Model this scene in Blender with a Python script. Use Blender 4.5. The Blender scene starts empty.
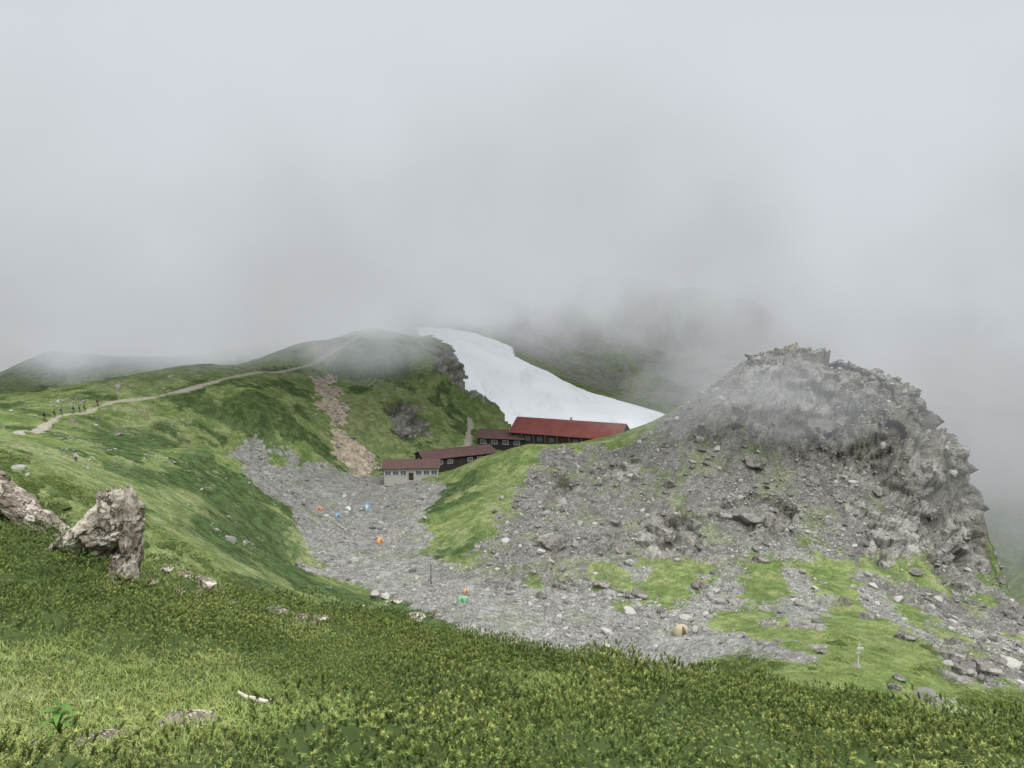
import bpy, bmesh, math, random, time
import numpy as np
from mathutils import Vector, Matrix, Euler
T0=time.time()
rng=np.random.default_rng(7); random.seed(7)
scene=bpy.context.scene
COL=scene.collection
F=768.0; TH=math.atan(94/768.0)
def ray(u,v):
    a=(u-512)/F; b=(384-v)/F
    y=math.cos(TH)+b*math.sin(TH); z=-math.sin(TH)+b*math.cos(TH)
    return a/y, z/y
# ---------------------------------------------------------------- numpy noise
R2=rng.random((256,256)); R3=rng.random((64,64,64))
def vn2(x,y,s=0):
    x=x+s*17.31; y=y+s*9.77
    ix=np.floor(x).astype(int); iy=np.floor(y).astype(int)
    fx=x-ix; fy=y-iy
    fx=fx*fx*fx*(fx*(fx*6-15)+10); fy=fy*fy*fy*(fy*(fy*6-15)+10)
    a=R2[ix&255,iy&255]; b=R2[(ix+1)&255,iy&255]; c=R2[ix&255,(iy+1)&255]; d=R2[(ix+1)&255,(iy+1)&255]
    return (a*(1-fx)+b*fx)*(1-fy)+(c*(1-fx)+d*fx)*fy
def fbm2(x,y,o=4,s=0,g=0.5):
    r=0;a=1;t=0
    for i in range(o):
        r=r+a*(vn2(x,y,s+i*3)-0.5); t+=a; a*=g
        x,y=(x*0.8-y*0.6)*2.03,(x*0.6+y*0.8)*2.03
    return r/t*2
def ridge2(x,y,o=4,s=0,g=0.5):
    r=0;a=1;t=0
    for i in range(o):
        r=r+a*(1-np.abs(vn2(x,y,s+i*3)*2-1)*1.6); t+=a; a*=g
        x,y=(x*0.8-y*0.6)*2.03,(x*0.6+y*0.8)*2.03
    return r/t
def vn3(p,s=0):
    q=p+s*7.13; i=np.floor(q).astype(int); f=q-i; f=f*f*f*(f*(f*6-15)+10)
    r=0
    for dx in (0,1):
        for dy in (0,1):
            for dz in (0,1):
                w=(f[:,0] if dx else 1-f[:,0])*(f[:,1] if dy else 1-f[:,1])*(f[:,2] if dz else 1-f[:,2])
                r=r+w*R3[(i[:,0]+dx)&63,(i[:,1]+dy)&63,(i[:,2]+dz)&63]
    return r
def fbm3(p,o=4,s=0,g=0.5):
    r=0;a=1;t=0
    for i in range(o):
        r=r+a*(vn3(p,s+i)-0.5); t+=a;a*=g;p=p*2.07
    return r/t*2
def cells(x,y,s=0):
    ix=np.floor(x).astype(int); iy=np.floor(y).astype(int)
    best=np.full(x.shape,9.0); best2=np.full(x.shape,9.0); val=np.zeros(x.shape)
    for dx in (-1,0,1):
        for dy in (-1,0,1):
            jx=ix+dx; jy=iy+dy
            px=jx+R2[(jx+s)&255,(jy+31)&255]; py=jy+R2[(jx+77)&255,(jy+s)&255]
            d=np.hypot(px-x,py-y)
            v=R2[(jx+13)&255,(jy+s+5)&255]
            m=d<best
            best2=np.where(m,best,np.minimum(best2,d)); val=np.where(m,v,val); best=np.where(m,d,best)
    return best,best2,val
def cells3(p,s=0):
    i=np.floor(p).astype(int); n_=len(p)
    best=np.full(n_,9.0); best2=np.full(n_,9.0); val=np.zeros(n_); tl=np.zeros(n_)
    for dx in (-1,0,1):
        for dy in (-1,0,1):
            for dz in (-1,0,1):
                j=i+np.array([dx,dy,dz]); a_,b_,c_=(j[:,0]+s)&63,(j[:,1]+s*3)&63,j[:,2]&63
                q=j+np.stack([R3[a_,b_,c_],R3[b_,c_,a_],R3[c_,a_,b_]],1); o_=p-q
                d=np.sqrt((o_**2).sum(1)); v=R3[(a_+17)&63,(b_+5)&63,(c_+29)&63]; m=d<best
                t_=np.sin(v*40)*o_[:,0]+np.cos(v*57)*o_[:,2]+np.sin(v*91)*o_[:,1]*0.5
                best2=np.where(m,best,np.minimum(best2,d)); val=np.where(m,v,val); tl=np.where(m,t_,tl); best=np.where(m,d,best)
    return best,best2,val,tl
def sstep(a,b,x):
    t=np.clip((x-a)/(b-a),0,1); return t*t*(3-2*t)
# ---------------------------------------------------------------- survey of the terrain
S=[ (0,768,8),(256,768,8),(512,768,8),(768,775,8.2),(1024,780,9),
 (0,650,15),(256,690,16),(512,704,15.5),(768,715,16),(1024,765,18),
 (0,560,25),(60,540,32),(0,520,40),(115,585,28),(150,572,42),(200,592,42),(300,624,40),(440,645,38),(500,662,37),(600,678,36),(700,690,34),(850,714,31),(950,744,26),(1024,760,25),
 (0,500,60),(0,470,85),(20,430,130),(0,409,172),(100,387,203),(200,363,245),(300,343,295),(370,328,340),(395,332,345),
 (100,440,150),(150,470,135),(200,500,130),(230,455,168),(260,400,215),(300,388,245),(330,384,262),(300,430,215),(365,470,218),
 (60,480,95),(120,510,95),(410,485,200),(340,515,176),(290,560,141),(245,470,192),(230,590,92),(170,540,85),(400,620,108),(330,600,118),
 (480,458,205),(505,451,203),(528,443,198),(560,453,194),(600,458,190),(635,444,188),(680,424,185),(720,402,185),(742,376,188),(755,354,190),(790,344,190),(812,354,188),(850,362,186),(885,372,182),(922,390,176),(943,424,170),(968,462,164),(980,500,158),(985,580,146),(1024,610,140),
 (430,540,159),(430,500,184),(495,520,160),(500,575,137),(560,590,131),(600,500,167),(650,480,172),(650,600,127),(700,560,141),(700,500,161),(750,520,155),(780,440,176),(850,450,168),(900,500,156),(930,560,143),(800,600,123),
 (860,690,75),(800,640,95),(700,640,106),(600,650,107),(520,640,110),(950,650,100),(1024,640,125),(960,600,138),(1000,690,90),(740,680,80),(900,640,100),
 (430,335,460),(520,350,430),(600,400,340),(560,415,300),(500,415,297),(670,422,310),(470,375,300),(450,352,322),(490,400,290),(480,430,265),(400,400,256),(420,440,238),(430,360,290),
 (560,295,600),(620,278,640),(720,298,600),(785,330,560),(850,400,520),(560,370,480),(650,400,430),(700,360,520),(620,335,540),
 (0,374,430),(45,352,450),(90,356,470),(950,400,520),(1024,420,460),(1000,450,400),(560,450,245),(450,470,222)]
P=[]
for u,v,d in S:
    a,b=ray(u,v); P.append((a*d,d,b*d))
P+=[(0,0,-1.75),(-10,0,-1.6),(12,0,-2.4),(0,-15,4),(-20,-15,5),(20,-15,3),(-60,0,-4),(60,0,-12),(-60,30,-9),(60,45,-36),
 (-5,60,-33),(15,60,-35),(28,55,-35.5),(-28,62,-31),(-45,66,-25),(35,42,-29.5),(20,92,-51.5),(5,94,-52),(-10,95,-50.5),
 (-100,60,-10),(-150,100,-15),(-200,170,-32),(-260,250,-70),(-160,300,-60),(-132,290,-44),(-112,350,-44),(-100,430,-42),(-40,430,-24),(-60,520,-10),
 (140,160,-78),(170,200,-100),(220,120,-95),(150,100,-72),(100,60,-48),(62,232,-50),(92,225,-68),(60,265,-60),(90,280,-92),(140,260,-112),
 (103,192,-62),(109,178,-66),(108,164,-68),(102,150,-64),(110,205,-80),(84,206,-45),(64,212,-38),
 (0,900,20),(-400,900,-60),(400,900,-60),(0,1700,20),(-1200,1700,-50),(1200,1700,-50),(-500,400,-100),(500,400,-150),(-300,600,-90),(300,650,-90),(-900,900,-100),(900,900,-120)]
P=np.array(P); C0=5.0
N=len(P)
D2=(P[:,None,0]-P[None,:,0])**2+(P[:,None,1]-P[None,:,1])**2
A=np.zeros((N+3,N+3)); A[:N,:N]=np.sqrt(D2+C0*C0)-np.eye(N)*0.15
A[:N,N]=1;A[:N,N+1]=P[:,0];A[:N,N+2]=P[:,1];A[N:,:N]=A[:N,N:].T
W=np.linalg.solve(A,np.concatenate([P[:,2],[0,0,0]]))
def base(x,y):
    x=np.asarray(x,float).ravel(); y=np.asarray(y,float).ravel()
    out=W[N]+W[N+1]*x+W[N+2]*y
    for i in range(N): out=out+W[i]*np.sqrt((x-P[i,0])**2+(y-P[i,1])**2+C0*C0)
    return out
YS=np.concatenate([np.linspace(45,400,1400),np.linspace(401,1500,300)])
MISS=[]
def sight(u,v,dmin=45):
    a,b=ray(u,v); ys=YS[YS>=dmin]
    if dmin<45: ys=np.concatenate([np.linspace(dmin,45,200),YS])
    h=base(a*ys,ys)-b*ys
    k=np.where((h[1:]>0)&(h[:-1]<=0))[0]
    if len(k)==0 or (ys[k[0]]>420):
        hh=np.where(ys<420,h,-1e9); y=ys[int(np.argmax(hh))] if h[0]<0 else ys[0]; MISS.append((u,v,round(float(y))))
        return a*y,y
    y=ys[min(k[0]+1,len(ys)-1)]; return a*y,y
def wp(pts,dmin=70):
    o=[]
    for p in pts:
        if len(p)==3: a,b=ray(p[0],p[1]); o.append((a*p[2],p[2]))
        else: o.append(sight(p[0],p[1],dmin))
    return np.array(o)
def seg_dist(x,y,poly,closed=True):
    n=len(poly); d=np.full(x.shape,1e9)
    for i in range(n if closed else n-1):
        ax,ay=poly[i]; bx,by=poly[(i+1)%n]; ex,ey=bx-ax,by-ay; L=ex*ex+ey*ey+1e-9
        t=np.clip(((x-ax)*ex+(y-ay)*ey)/L,0,1)
        d=np.minimum(d,(x-ax-t*ex)**2+(y-ay-t*ey)**2)
    return np.sqrt(d)
def poly_sd(x,y,poly):
    out=np.full(x.shape,-30.0)
    mn=poly.min(0)-14; mx=poly.max(0)+14
    m=(x>mn[0])&(x<mx[0])&(y>mn[1])&(y<mx[1])
    xx=x[m];yy=y[m]
    if xx.size==0: return out
    d=seg_dist(xx,yy,poly); ins=np.zeros(xx.shape,bool)
    n=len(poly)
    for i in range(n):
        ax,ay=poly[i]; bx,by=poly[(i+1)%n]
        c=((ay>yy)!=(by>yy))&(xx<(bx-ax)*(yy-ay)/((by-ay)+1e-12)+ax)
        ins^=c
    out[m]=np.where(ins,d,-d); return out
# ---------------------------------------------------------------- terrain sheet
rows=np.concatenate([np.arange(-15,5,1.0),np.arange(5,60,0.4),np.arange(60,120,0.4),np.arange(120,265,0.36),np.arange(265,520,1.3),np.geomspace(520,1650,75)])
NC=960; acol=np.linspace(-0.95,0.95,NC); NR=len(rows)
AA,YY=np.meshgrid(acol,rows); XX=(AA*(YY+16)).ravel(); YY=YY.ravel()
z=base(XX,YY)
nz1=fbm2(XX/6,YY/6,4,1); nz2=fbm2(XX/30,YY/30,4,2); nz3=fbm2(XX/10,YY/8,5,7)
fS=fbm2(XX/1.1,YY/1.1,3,15,0.6); fM=fbm2(XX/3.5,YY/3.5,4,13); fL=fbm2(XX/20,YY/20,4,14)
def soft(sd,w,amp=3.0): return sstep(-w,w,sd+nz1*amp+fS*1.6)
basin=wp([(222,450),(240,449),(262,458),(290,456),(312,466),(345,475),(385,472),(440,484),(430,505),(428,545),(440,570),(500,585),(560,590),(620,600),(700,615),(722,640),(700,672),(600,672),(520,655),(470,636),(430,608),(385,590),(340,577),(305,560),(296,525),(258,492)])
scree=wp([(528,460),(560,457,200),(620,450,196),(680,422,193),(720,398,195),(750,355,200),(787,335,206),(850,352,202),(905,370,196),(945,415,184),(985,490,166),(1000,580,150),(960,600),(900,600),(850,565),(800,545),(740,560),(700,575),(655,555),(620,585),(560,588),(490,583),(440,575),(480,540),(508,500)])
crag=wp([(735,400,180),(742,352,198),(787,335,208),(850,348,204),(905,370,198),(945,415,186),(985,490,168),(1000,585,150),(960,590),(930,560),(900,510),(860,480),(810,455),(765,430)])
rscree=wp([(890,580),(920,610),(960,650),(1000,685),(1100,700,95),(1150,600,150),(1010,560,152),(960,580)])
flank=wp([(428,505),(432,568),(465,550),(500,502),(530,466),(522,452),(480,456),(445,480)])
gap=wp([(590,565),(650,560),(700,565),(710,600),(650,606),(600,600)])
streak=wp([(308,377),(330,378),(345,400),(352,430),(383,469),(359,476),(338,455),(327,425),(319,400)])
knobs=[wp(q) for q in ([(385,410),(400,403),(420,410),(428,432),(405,440),(390,430)],[(728,508),(760,498),(800,508),(800,532),(745,540)],[(640,520),(668,508),(700,525),(700,555),(650,558)],[(850,505),(900,520),(920,555),(880,560)],[(540,475),(565,468),(580,490),(550,500)],[(600,470),(625,462),(635,478),(610,488)],[(935,640),(975,650),(985,680),(950,680)])]
butt=wp([(432,345,318),(450,350,328),(480,370,312),(503,392,300),(500,408,285),(470,395),(440,365)])
snow=wp([(414,332,480),(450,329,480),(485,332,480),(498,340,455),(512,352,425),(517,372,390),(545,388,370),(600,401,345),(680,419,325),(670,440,290),(560,445,262),(505,428,276),(496,413,290),(468,390),(440,360,400)])
tracks=[wp([(18,431),(60,418),(110,404),(160,396),(215,383),(262,374),(300,369),(345,347,292),(372,331,330)]),
        wp([(470,432,268),(468,445),(455,458)])]
wash=[wp([(735,570),(715,595),(690,612),(690,635),(720,640)]),wp([(870,575),(880,610),(930,640),(990,680)]),wp([(700,640),(760,650),(800,660)]),wp([(790,570),(810,600),(800,625)])]
darkp=[wp([(200,490),(250,495),(295,520),(300,545),(270,565),(230,550),(212,520)]),wp([(350,600),(420,600),(480,625),(420,632),(350,615)]),
 wp([(85,425),(160,430),(180,446),(100,447)]),wp([(180,402),(240,405),(300,415),(260,428),(200,420)]),wp([(560,670),(650,672),(760,690),(700,700),(560,684)],60),
 wp([(120,470),(200,462),(215,480),(150,485)]),wp([(330,585),(390,600),(330,600),(250,592)]),wp([(335,365),(380,345),(420,365),(400,385),(350,385)])]
m_basin=soft(poly_sd(XX,YY,basin),1.5,7)
for t in wash: m_basin=np.maximum(m_basin,1-sstep(0.8,3.5,seg_dist(XX,YY,t,False)+nz1*3.0+fS))
m_scree=soft(poly_sd(XX,YY,scree),2.0,7)
m_crag=soft(poly_sd(XX,YY,crag),3.0,4)
m_rs=soft(poly_sd(XX,YY,rscree),3.0,8)
m_flank=soft(poly_sd(XX,YY,flank),1.5,5); m_gap=soft(poly_sd(XX,YY,gap),1.5,5)
m_scree=np.maximum(m_scree,m_rs)*(1-0.9*m_flank)*(1-0.7*m_gap)
m_scree*=1-0.9*sstep(-0.02,0.2,nz3)*sstep(165,135,YY)*sstep(14,28,XX)*(1-m_crag)
m_streak=soft(poly_sd(XX,YY,streak),1.2,6); m_butt=soft(poly_sd(XX,YY,butt),3,5)
m_knob=np.zeros(XX.shape)
for t in knobs: m_knob=np.maximum(m_knob,soft(poly_sd(XX,YY,t),1.5,3))
sd_snow=poly_sd(XX,YY,snow)+nz1*3
m_snow=sstep(-1,1,sd_snow)
m_track=np.zeros(XX.shape)
for i,t in enumerate(tracks):
    d=seg_dist(XX,YY,t,False); m_track=np.maximum(m_track,1-sstep(0.3,1.3,d+nz1*0.9))
m_dark=np.zeros(XX.shape)
for t in darkp: m_dark=np.maximum(m_dark,1.0*sstep(-4,3,poly_sd(XX,YY,t)+nz1*9+fS*3))
m_dark=np.maximum(m_dark,0.8*sstep(0.15,0.27,fbm2(XX/9,YY/9,5,77,0.62))*sstep(60,100,YY)*sstep(5,-15,XX))
m_rock=np.maximum.reduce([m_crag,m_knob,m_butt])*(1-m_snow)
sp=sstep(0.16,0.38,fbm2(XX/7,YY/7,5,11,0.6))*sstep(60,75,YY)*(1-sstep(250,300,YY))
saddle=sstep(-15,5,XX-5)*sstep(60,80,YY)*(1-sstep(150,170,YY))
m_spk=sp*(0.25+0.75*saddle)*(1-sstep(4,1,seg_dist(XX,YY,tracks[0],False)))
far=sstep(380,470,YY)*(1-m_snow)*(1-sstep(-14,-2,sd_snow))
m_farrock=sstep(330,420,YY)*(1-m_snow)*sstep(-0.35,0.15,nz2+nz1*0.3)*sstep(-60,-10,XX)
# relief
vis=sstep(20,70,YY)
z+=nz2*1.2*vis*(1-0.8*m_basin)*(1-0.85*m_snow)+nz1*0.35*np.clip(YY/60,0.15,1)*(1-0.6*m_basin)*(1-m_snow)
z+=sstep(90,130,YY)*sstep(280,240,YY)*sstep(0,-20,XX)*(1-m_basin)*(-0.8*sstep(0.55,0.95,ridge2(XX/22,YY/30,3,18)))*(1-m_track)
z+=(1-sstep(40,60,YY))*sstep(2,8,YY)*fbm2(XX/3.4,YY/3.4,3,97)*0.6
z+=far*(ridge2(XX/90,YY/90,4,5)-0.4)*22*sstep(-160,-20,XX)
XD=XX.copy();YD=YY.copy()
cr_c=np.zeros(XX.shape); cr_shade=np.ones(XX.shape)
idx=np.where((m_rock>0.02))[0]
x1=XX[idx];y1=YY[idx];z1=z[idx]
gxn=(base(x1+1,y1)-base(x1-1,y1))/2; gyn=(base(x1,y1+1)-base(x1,y1-1))/2
nn_=np.stack([-gxn,-gyn,np.ones_like(gxn)*0.8],1); nn_/=np.linalg.norm(nn_,axis=1)[:,None]
p3=np.stack([x1*0.9+z1*0.3,y1,z1*1.15-x1*0.3],1); wv=np.stack([fbm3(p3/9,3,1),fbm3(p3/9,3,5),fbm3(p3/9,3,9)],1)*1.4; p3=p3+wv
a1,b1,c1,t1=cells3(p3/8.5,3); a2,b2,c2,t2=cells3(p3/3.8,9); a3,b3,c3,t3=cells3(p3/1.5,19)
h=(c1-0.5)*3.0+t1*1.9+(c2-0.5)*1.4+t2*1.2+(c3-0.5)*0.25+t3*0.35-0.5*(1-sstep(0,0.06,b1-a1))-0.35*(1-sstep(0,0.07,b2-a2))-1.0
dsp=nn_*(h*m_rock[idx])[:,None]
XD[idx]+=dsp[:,0];YD[idx]+=dsp[:,1];z[idx]+=dsp[:,2]
cr_c[idx]=(c1-.5)*0.5+(c2-.5)*0.55+(c3-.5)*0.25; cr_shade[idx]=np.minimum(np.minimum(sstep(0,0.05,b1-a1)*.5+.5,sstep(0,0.06,b2-a2)*.5+.5),sstep(0,0.1,b3-a3)*.25+.75)  # cell edges darkened: crevice shade put into the rock colour
st_c=np.zeros(XX.shape); st_e=np.ones(XX.shape)
idx=np.where((np.maximum.reduce([m_scree,m_basin,m_streak,m_spk])>0.05))[0]
x1=XX[idx];y1=YY[idx]; wx=x1+fbm2(x1/3,y1/3,2,41)*0.8; wy=y1+fbm2(x1/3,y1/3,2,45)*0.8
a2,b2,c2=cells(wx/1.7,wy/1.7,33); a3,b3,c3=cells(wx/0.9,wy/0.9,39)
st=(sstep(0.45,1,c2)*sstep(0,0.3,b2-a2)*1.0+sstep(0.3,1,c3)*sstep(0,0.3,b3-a3)*0.45)
amp=np.maximum.reduce([m_scree*0.6,m_basin*0.16,m_streak*0.6,m_spk*0.7])[idx]
big=sstep(0.0,0.6,fbm2(x1/14,y1/14,3,51))
z[idx]+=st*amp*(0.1+1.2*big)*(1-m_rock[idx])
st_c[idx]=(c2-.5)*0.25+(c3-.5)*0.45; st_e[idx]=np.minimum(sstep(0,0.15,b2-a2)*.25+.75,sstep(0,0.2,b3-a3)*.3+.7)
Z=z
def lookup(x,y,arr=None):
    arr=Z if arr is None else arr
    x=np.atleast_1d(np.asarray(x,float)); y=np.atleast_1d(np.asarray(y,float))
    r=np.clip(np.searchsorted(rows,y)-1,0,NR-2); t=np.clip((y-rows[r])/(rows[r+1]-rows[r]),0,1)
    c=(x/(y+16)+0.95)/1.9*(NC-1); c=np.clip(c,0,NC-1.001); ci=c.astype(int); f=c-ci
    A_=arr.reshape(NR,NC)
    return (A_[r,ci]*(1-f)+A_[r,ci+1]*f)*(1-t)+(A_[r+1,ci]*(1-f)+A_[r+1,ci+1]*f)*t
def gz(x,y): return float(lookup(x,y)[0])
def grid_mesh(name,V,faces):
    me=bpy.data.meshes.new(name)
    me.vertices.add(len(V)); me.vertices.foreach_set("co",V.astype(np.float32).ravel())
    nf=len(faces); k_=faces.shape[1]
    me.loops.add(nf*k_); me.loops.foreach_set("vertex_index",faces.astype(np.int32).ravel())
    me.polygons.add(nf); me.polygons.foreach_set("loop_start",(np.arange(nf)*k_).astype(np.int32))
    me.update(calc_edges=True); me.validate()
    return me
def smooth(me,on=True): me.polygons.foreach_set("use_smooth",np.full(len(me.polygons),on))
def setcol(me,name,cols):
    at=me.attributes.new(name,'FLOAT_COLOR','POINT'); at.data.foreach_set("color",cols.astype(np.float32).ravel())
rr,cc=np.meshgrid(np.arange(NR-1),np.arange(NC-1),indexing='ij')
q=(rr*NC+cc).ravel(); FQ=np.stack([q,q+1,q+NC+1,q+NC],1)
me=grid_mesh("terrain",np.stack([XD,YD,Z],1),FQ); smooth(me)
# ground cover colour per vertex, crag crevice shade included
def V3(c): return np.array(c)[None,:]
def mixc(a,b,t): return a*(1-t[:,None])+b*t[:,None]
def sfoot(pts): return np.array([sight(u,v,5) for u,v in pts])
meadow=sfoot([(-60,655),(60,640),(160,655),(240,665),(300,690),(330,720),(300,760),(240,800),(-80,800)])
md_v=poly_sd(XX,YY,meadow)
g=mixc(V3((0.135,0.185,0.066)),V3((0.20,0.242,0.098)),sstep(-.4,.4,fM))
g=mixc(g,V3((0.228,0.252,0.125)),0.6*sstep(0.0,.35,fL+0.3*fM))
g=g*(0.75+0.45*sstep(-.5,.5,fS))[:,None]
dk=V3((0.058,0.090,0.037))*(0.7+0.7*sstep(-.5,.5,fS))[:,None]
g=mixc(g,dk,0.85*sstep(0.38,0.6,m_dark+fS*0.3))
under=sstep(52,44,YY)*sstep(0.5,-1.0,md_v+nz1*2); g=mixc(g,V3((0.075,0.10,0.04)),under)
def stc(a,b): return mixc(V3(a),V3(b),np.clip(0.5+st_c*1.1+fM*0.25,0,1))*st_e[:,None]*(0.82+0.36*sstep(-.5,.5,fS))[:,None]
grav=stc((0.195,0.19,0.178),(0.355,0.346,0.327)); scr=stc((0.125,0.12,0.11),(0.265,0.254,0.235)); tan=stc((0.36,0.29,0.215),(0.60,0.50,0.39))
rk=mixc(V3((0.155,0.146,0.13)),V3((0.335,0.317,0.287)),np.clip(0.5+cr_c*0.8+nz1*0.35+fM*0.2,0,1))*cr_shade[:,None]*(0.8+0.4*sstep(-.5,.5,fS))[:,None]
rk=mixc(rk,V3((0.14,0.155,0.07)),0.3*sstep(0.2,0.5,fM+0.2*nz2))
col=mixc(g,grav,0.85*sstep(0.35,0.65,m_spk+fS*0.4))
inv=sstep(0.08,0.28,fbm2(XX/5,YY/5,5,19,0.6))
col=mixc(col,grav,sstep(0.4,0.6,m_basin+fS*0.3)*(1-0.3*inv)); col=mixc(col,scr,sstep(0.4,0.6,m_scree+fS*0.3)*(1-0.5*inv))
col=mixc(col,tan,sstep(0.4,0.6,m_streak+fS*0.3)*0.95); rm=np.maximum(m_rock,m_farrock); col=mixc(col,rk,sstep(0.4,0.6,rm+fS*0.3)*(1-0.3*m_farrock))
col=mixc(col,V3((0.40,0.36,0.295)),sstep(0.35,0.65,m_track+fS*0.2)*0.95)
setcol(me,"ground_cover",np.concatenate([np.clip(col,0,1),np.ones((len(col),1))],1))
def add(name,me,label=None,cat=None,kind=None,parent=None,mat=None,group=None,loc=None):
    o=bpy.data.objects.new(name,me); COL.objects.link(o)
    if label:o["label"]=label
    if cat:o["category"]=cat
    if kind:o["kind"]=kind
    if group:o["group"]=group
    if parent:o.parent=parent
    if mat and me:
        me.materials.clear(); me.materials.append(mat)
    if loc is not None:o.location=loc
    return o
terr=add("terrain",me,"green alpine ridge and basin of stones under cloud","ground","structure")
keep=(sd_snow[FQ].min(1)>-0.3); fs=FQ[keep]; uu,inv_=np.unique(fs,return_inverse=True)
sz=Z[uu]+np.clip(sd_snow[uu]*0.3,0.03,2.0)+fbm2(XX[uu]/22,YY[uu]/40,3,71)*0.8*np.clip(sd_snow[uu]/6,0,1)
ms=grid_mesh("snow",np.stack([XX[uu],YY[uu],sz],1),inv_.reshape(fs.shape)); smooth(ms)
snow_o=add("snow_field",ms,"old white snow patch filling the gully behind the hut","snow","structure")
# ---------------------------------------------------------------- material helpers
def newmat(name):
    m=bpy.data.materials.new(name); m.use_nodes=True; nt=m.node_tree; nt.nodes.clear()
    out=nt.nodes.new("ShaderNodeOutputMaterial"); b=nt.nodes.new("ShaderNodeBsdfPrincipled")
    nt.links.new(b.outputs[0],out.inputs[0]); b.inputs["Roughness"].default_value=0.9
    b.inputs["Specular IOR Level"].default_value=0.1
    return m,nt,b,out
def newdiff(name):
    m=bpy.data.materials.new(name); m.use_nodes=True; nt=m.node_tree; nt.nodes.clear()
    out=nt.nodes.new("ShaderNodeOutputMaterial"); b=nt.nodes.new("ShaderNodeBsdfDiffuse"); nt.links.new(b.outputs[0],out.inputs[0])
    return m,nt,b,out
class NB:
    def __init__(s,nt): s.nt=nt
    def put(s,sock,val):
        if isinstance(val,bpy.types.NodeSocket): s.nt.links.new(val,sock)
        elif val is not None:
            try: sock.default_value=val
            except Exception: sock.default_value=(*val,1) if len(val)==3 else val
    def math(s,op,a,b=None,c=None,clamp=False):
        n=s.nt.nodes.new("ShaderNodeMath"); n.operation=op; n.use_clamp=clamp
        s.put(n.inputs[0],a); s.put(n.inputs[1],b); s.put(n.inputs[2],c); return n.outputs[0]
    def mix(s,f,a,b,blend='MIX'):
        n=s.nt.nodes.new("ShaderNodeMix"); n.data_type='RGBA'; n.blend_type=blend
        s.put(n.inputs[0],f)
        for k_,v in ((6,a),(7,b)):
            if isinstance(v,tuple): v=(*v,1) if len(v)==3 else v
            s.put(n.inputs[k_],v)
        return n.outputs[2]
    def noise(s,vec,scale,det=4,rough=0.55):
        n=s.nt.nodes.new("ShaderNodeTexNoise"); s.put(n.inputs["Vector"],vec)
        n.inputs["Scale"].default_value=scale;n.inputs["Detail"].default_value=det;n.inputs["Roughness"].default_value=rough
        return n.outputs["Fac"]
    def rng(s,x,a,b,c=0.0,d=1.0,smooth=True):
        n=s.nt.nodes.new("ShaderNodeMapRange"); n.interpolation_type='SMOOTHSTEP' if smooth else 'LINEAR'
        s.put(n.inputs[0],x)
        for i_,v in enumerate((a,b,c,d)): s.put(n.inputs[i_+1],float(v))
        return n.outputs[0]
    def pos(s): return s.nt.nodes.new("ShaderNodeNewGeometry").outputs["Position"]
    def obj(s): return s.nt.nodes.new("ShaderNodeTexCoord").outputs["Object"]
    def attr(s,name): 
        n=s.nt.nodes.new("ShaderNodeAttribute"); n.attribute_name=name; return n
    def sep(s,v,kind="XYZ"):
        n=s.nt.nodes.new("ShaderNodeSeparateXYZ" if kind=="XYZ" else "ShaderNodeSeparateColor"); s.put(n.inputs[0],v); return n.outputs
    def bump(s,h,dist,strength=1.0,normal=None):
        n=s.nt.nodes.new("ShaderNodeBump"); s.put(n.inputs["Height"],h); n.inputs["Distance"].default_value=dist; n.inputs["Strength"].default_value=strength
        if normal is not None: s.put(n.inputs["Normal"],normal)
        return n.outputs[0]
def scal(nb,f,col): return nb.mix(1.0,col,f,'MULTIPLY')
m,nt,b,out=newdiff("alpine_ground"); nb=NB(nt); p=nb.pos(); A1=nb.attr("ground_cover")
nF=nb.noise(p,2.6,4,0.7)
c=nb.mix(nb.rng(nF,0.3,0.68),scal(nb,(0.6,0.62,0.6),A1.outputs["Color"]),scal(nb,(1.22,1.22,1.2),A1.outputs["Color"]))
nt.links.new(c,b.inputs["Color"]); nt.links.new(nb.bump(nF,0.5,0.9),b.inputs["Normal"]); terr.data.materials.append(m)
m,nt,b,out=newdiff("old_snow"); nb=NB(nt); p=nb.pos()
mp=nt.nodes.new("ShaderNodeMapping"); nt.links.new(p,mp.inputs[0]); mp.inputs["Scale"].default_value=(0.16,0.035,0.1); mp.inputs["Rotation"].default_value=(0,0,0.5)
c=nb.mix(nb.rng(nb.noise(p,0.05,4,0.6),0.4,0.7),(0.97,0.98,0.985),(0.89,0.905,0.915)); c=nb.mix(nb.rng(nb.noise(mp.outputs[0],1.0,5,0.65),0.52,0.68,0,0.4),c,(0.72,0.73,0.725))
nt.links.new(c,b.inputs["Color"]); nt.links.new(nb.bump(nb.noise(p,0.25,3),1.0,0.3),b.inputs["Normal"]); snow_o.data.materials.append(m)
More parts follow.
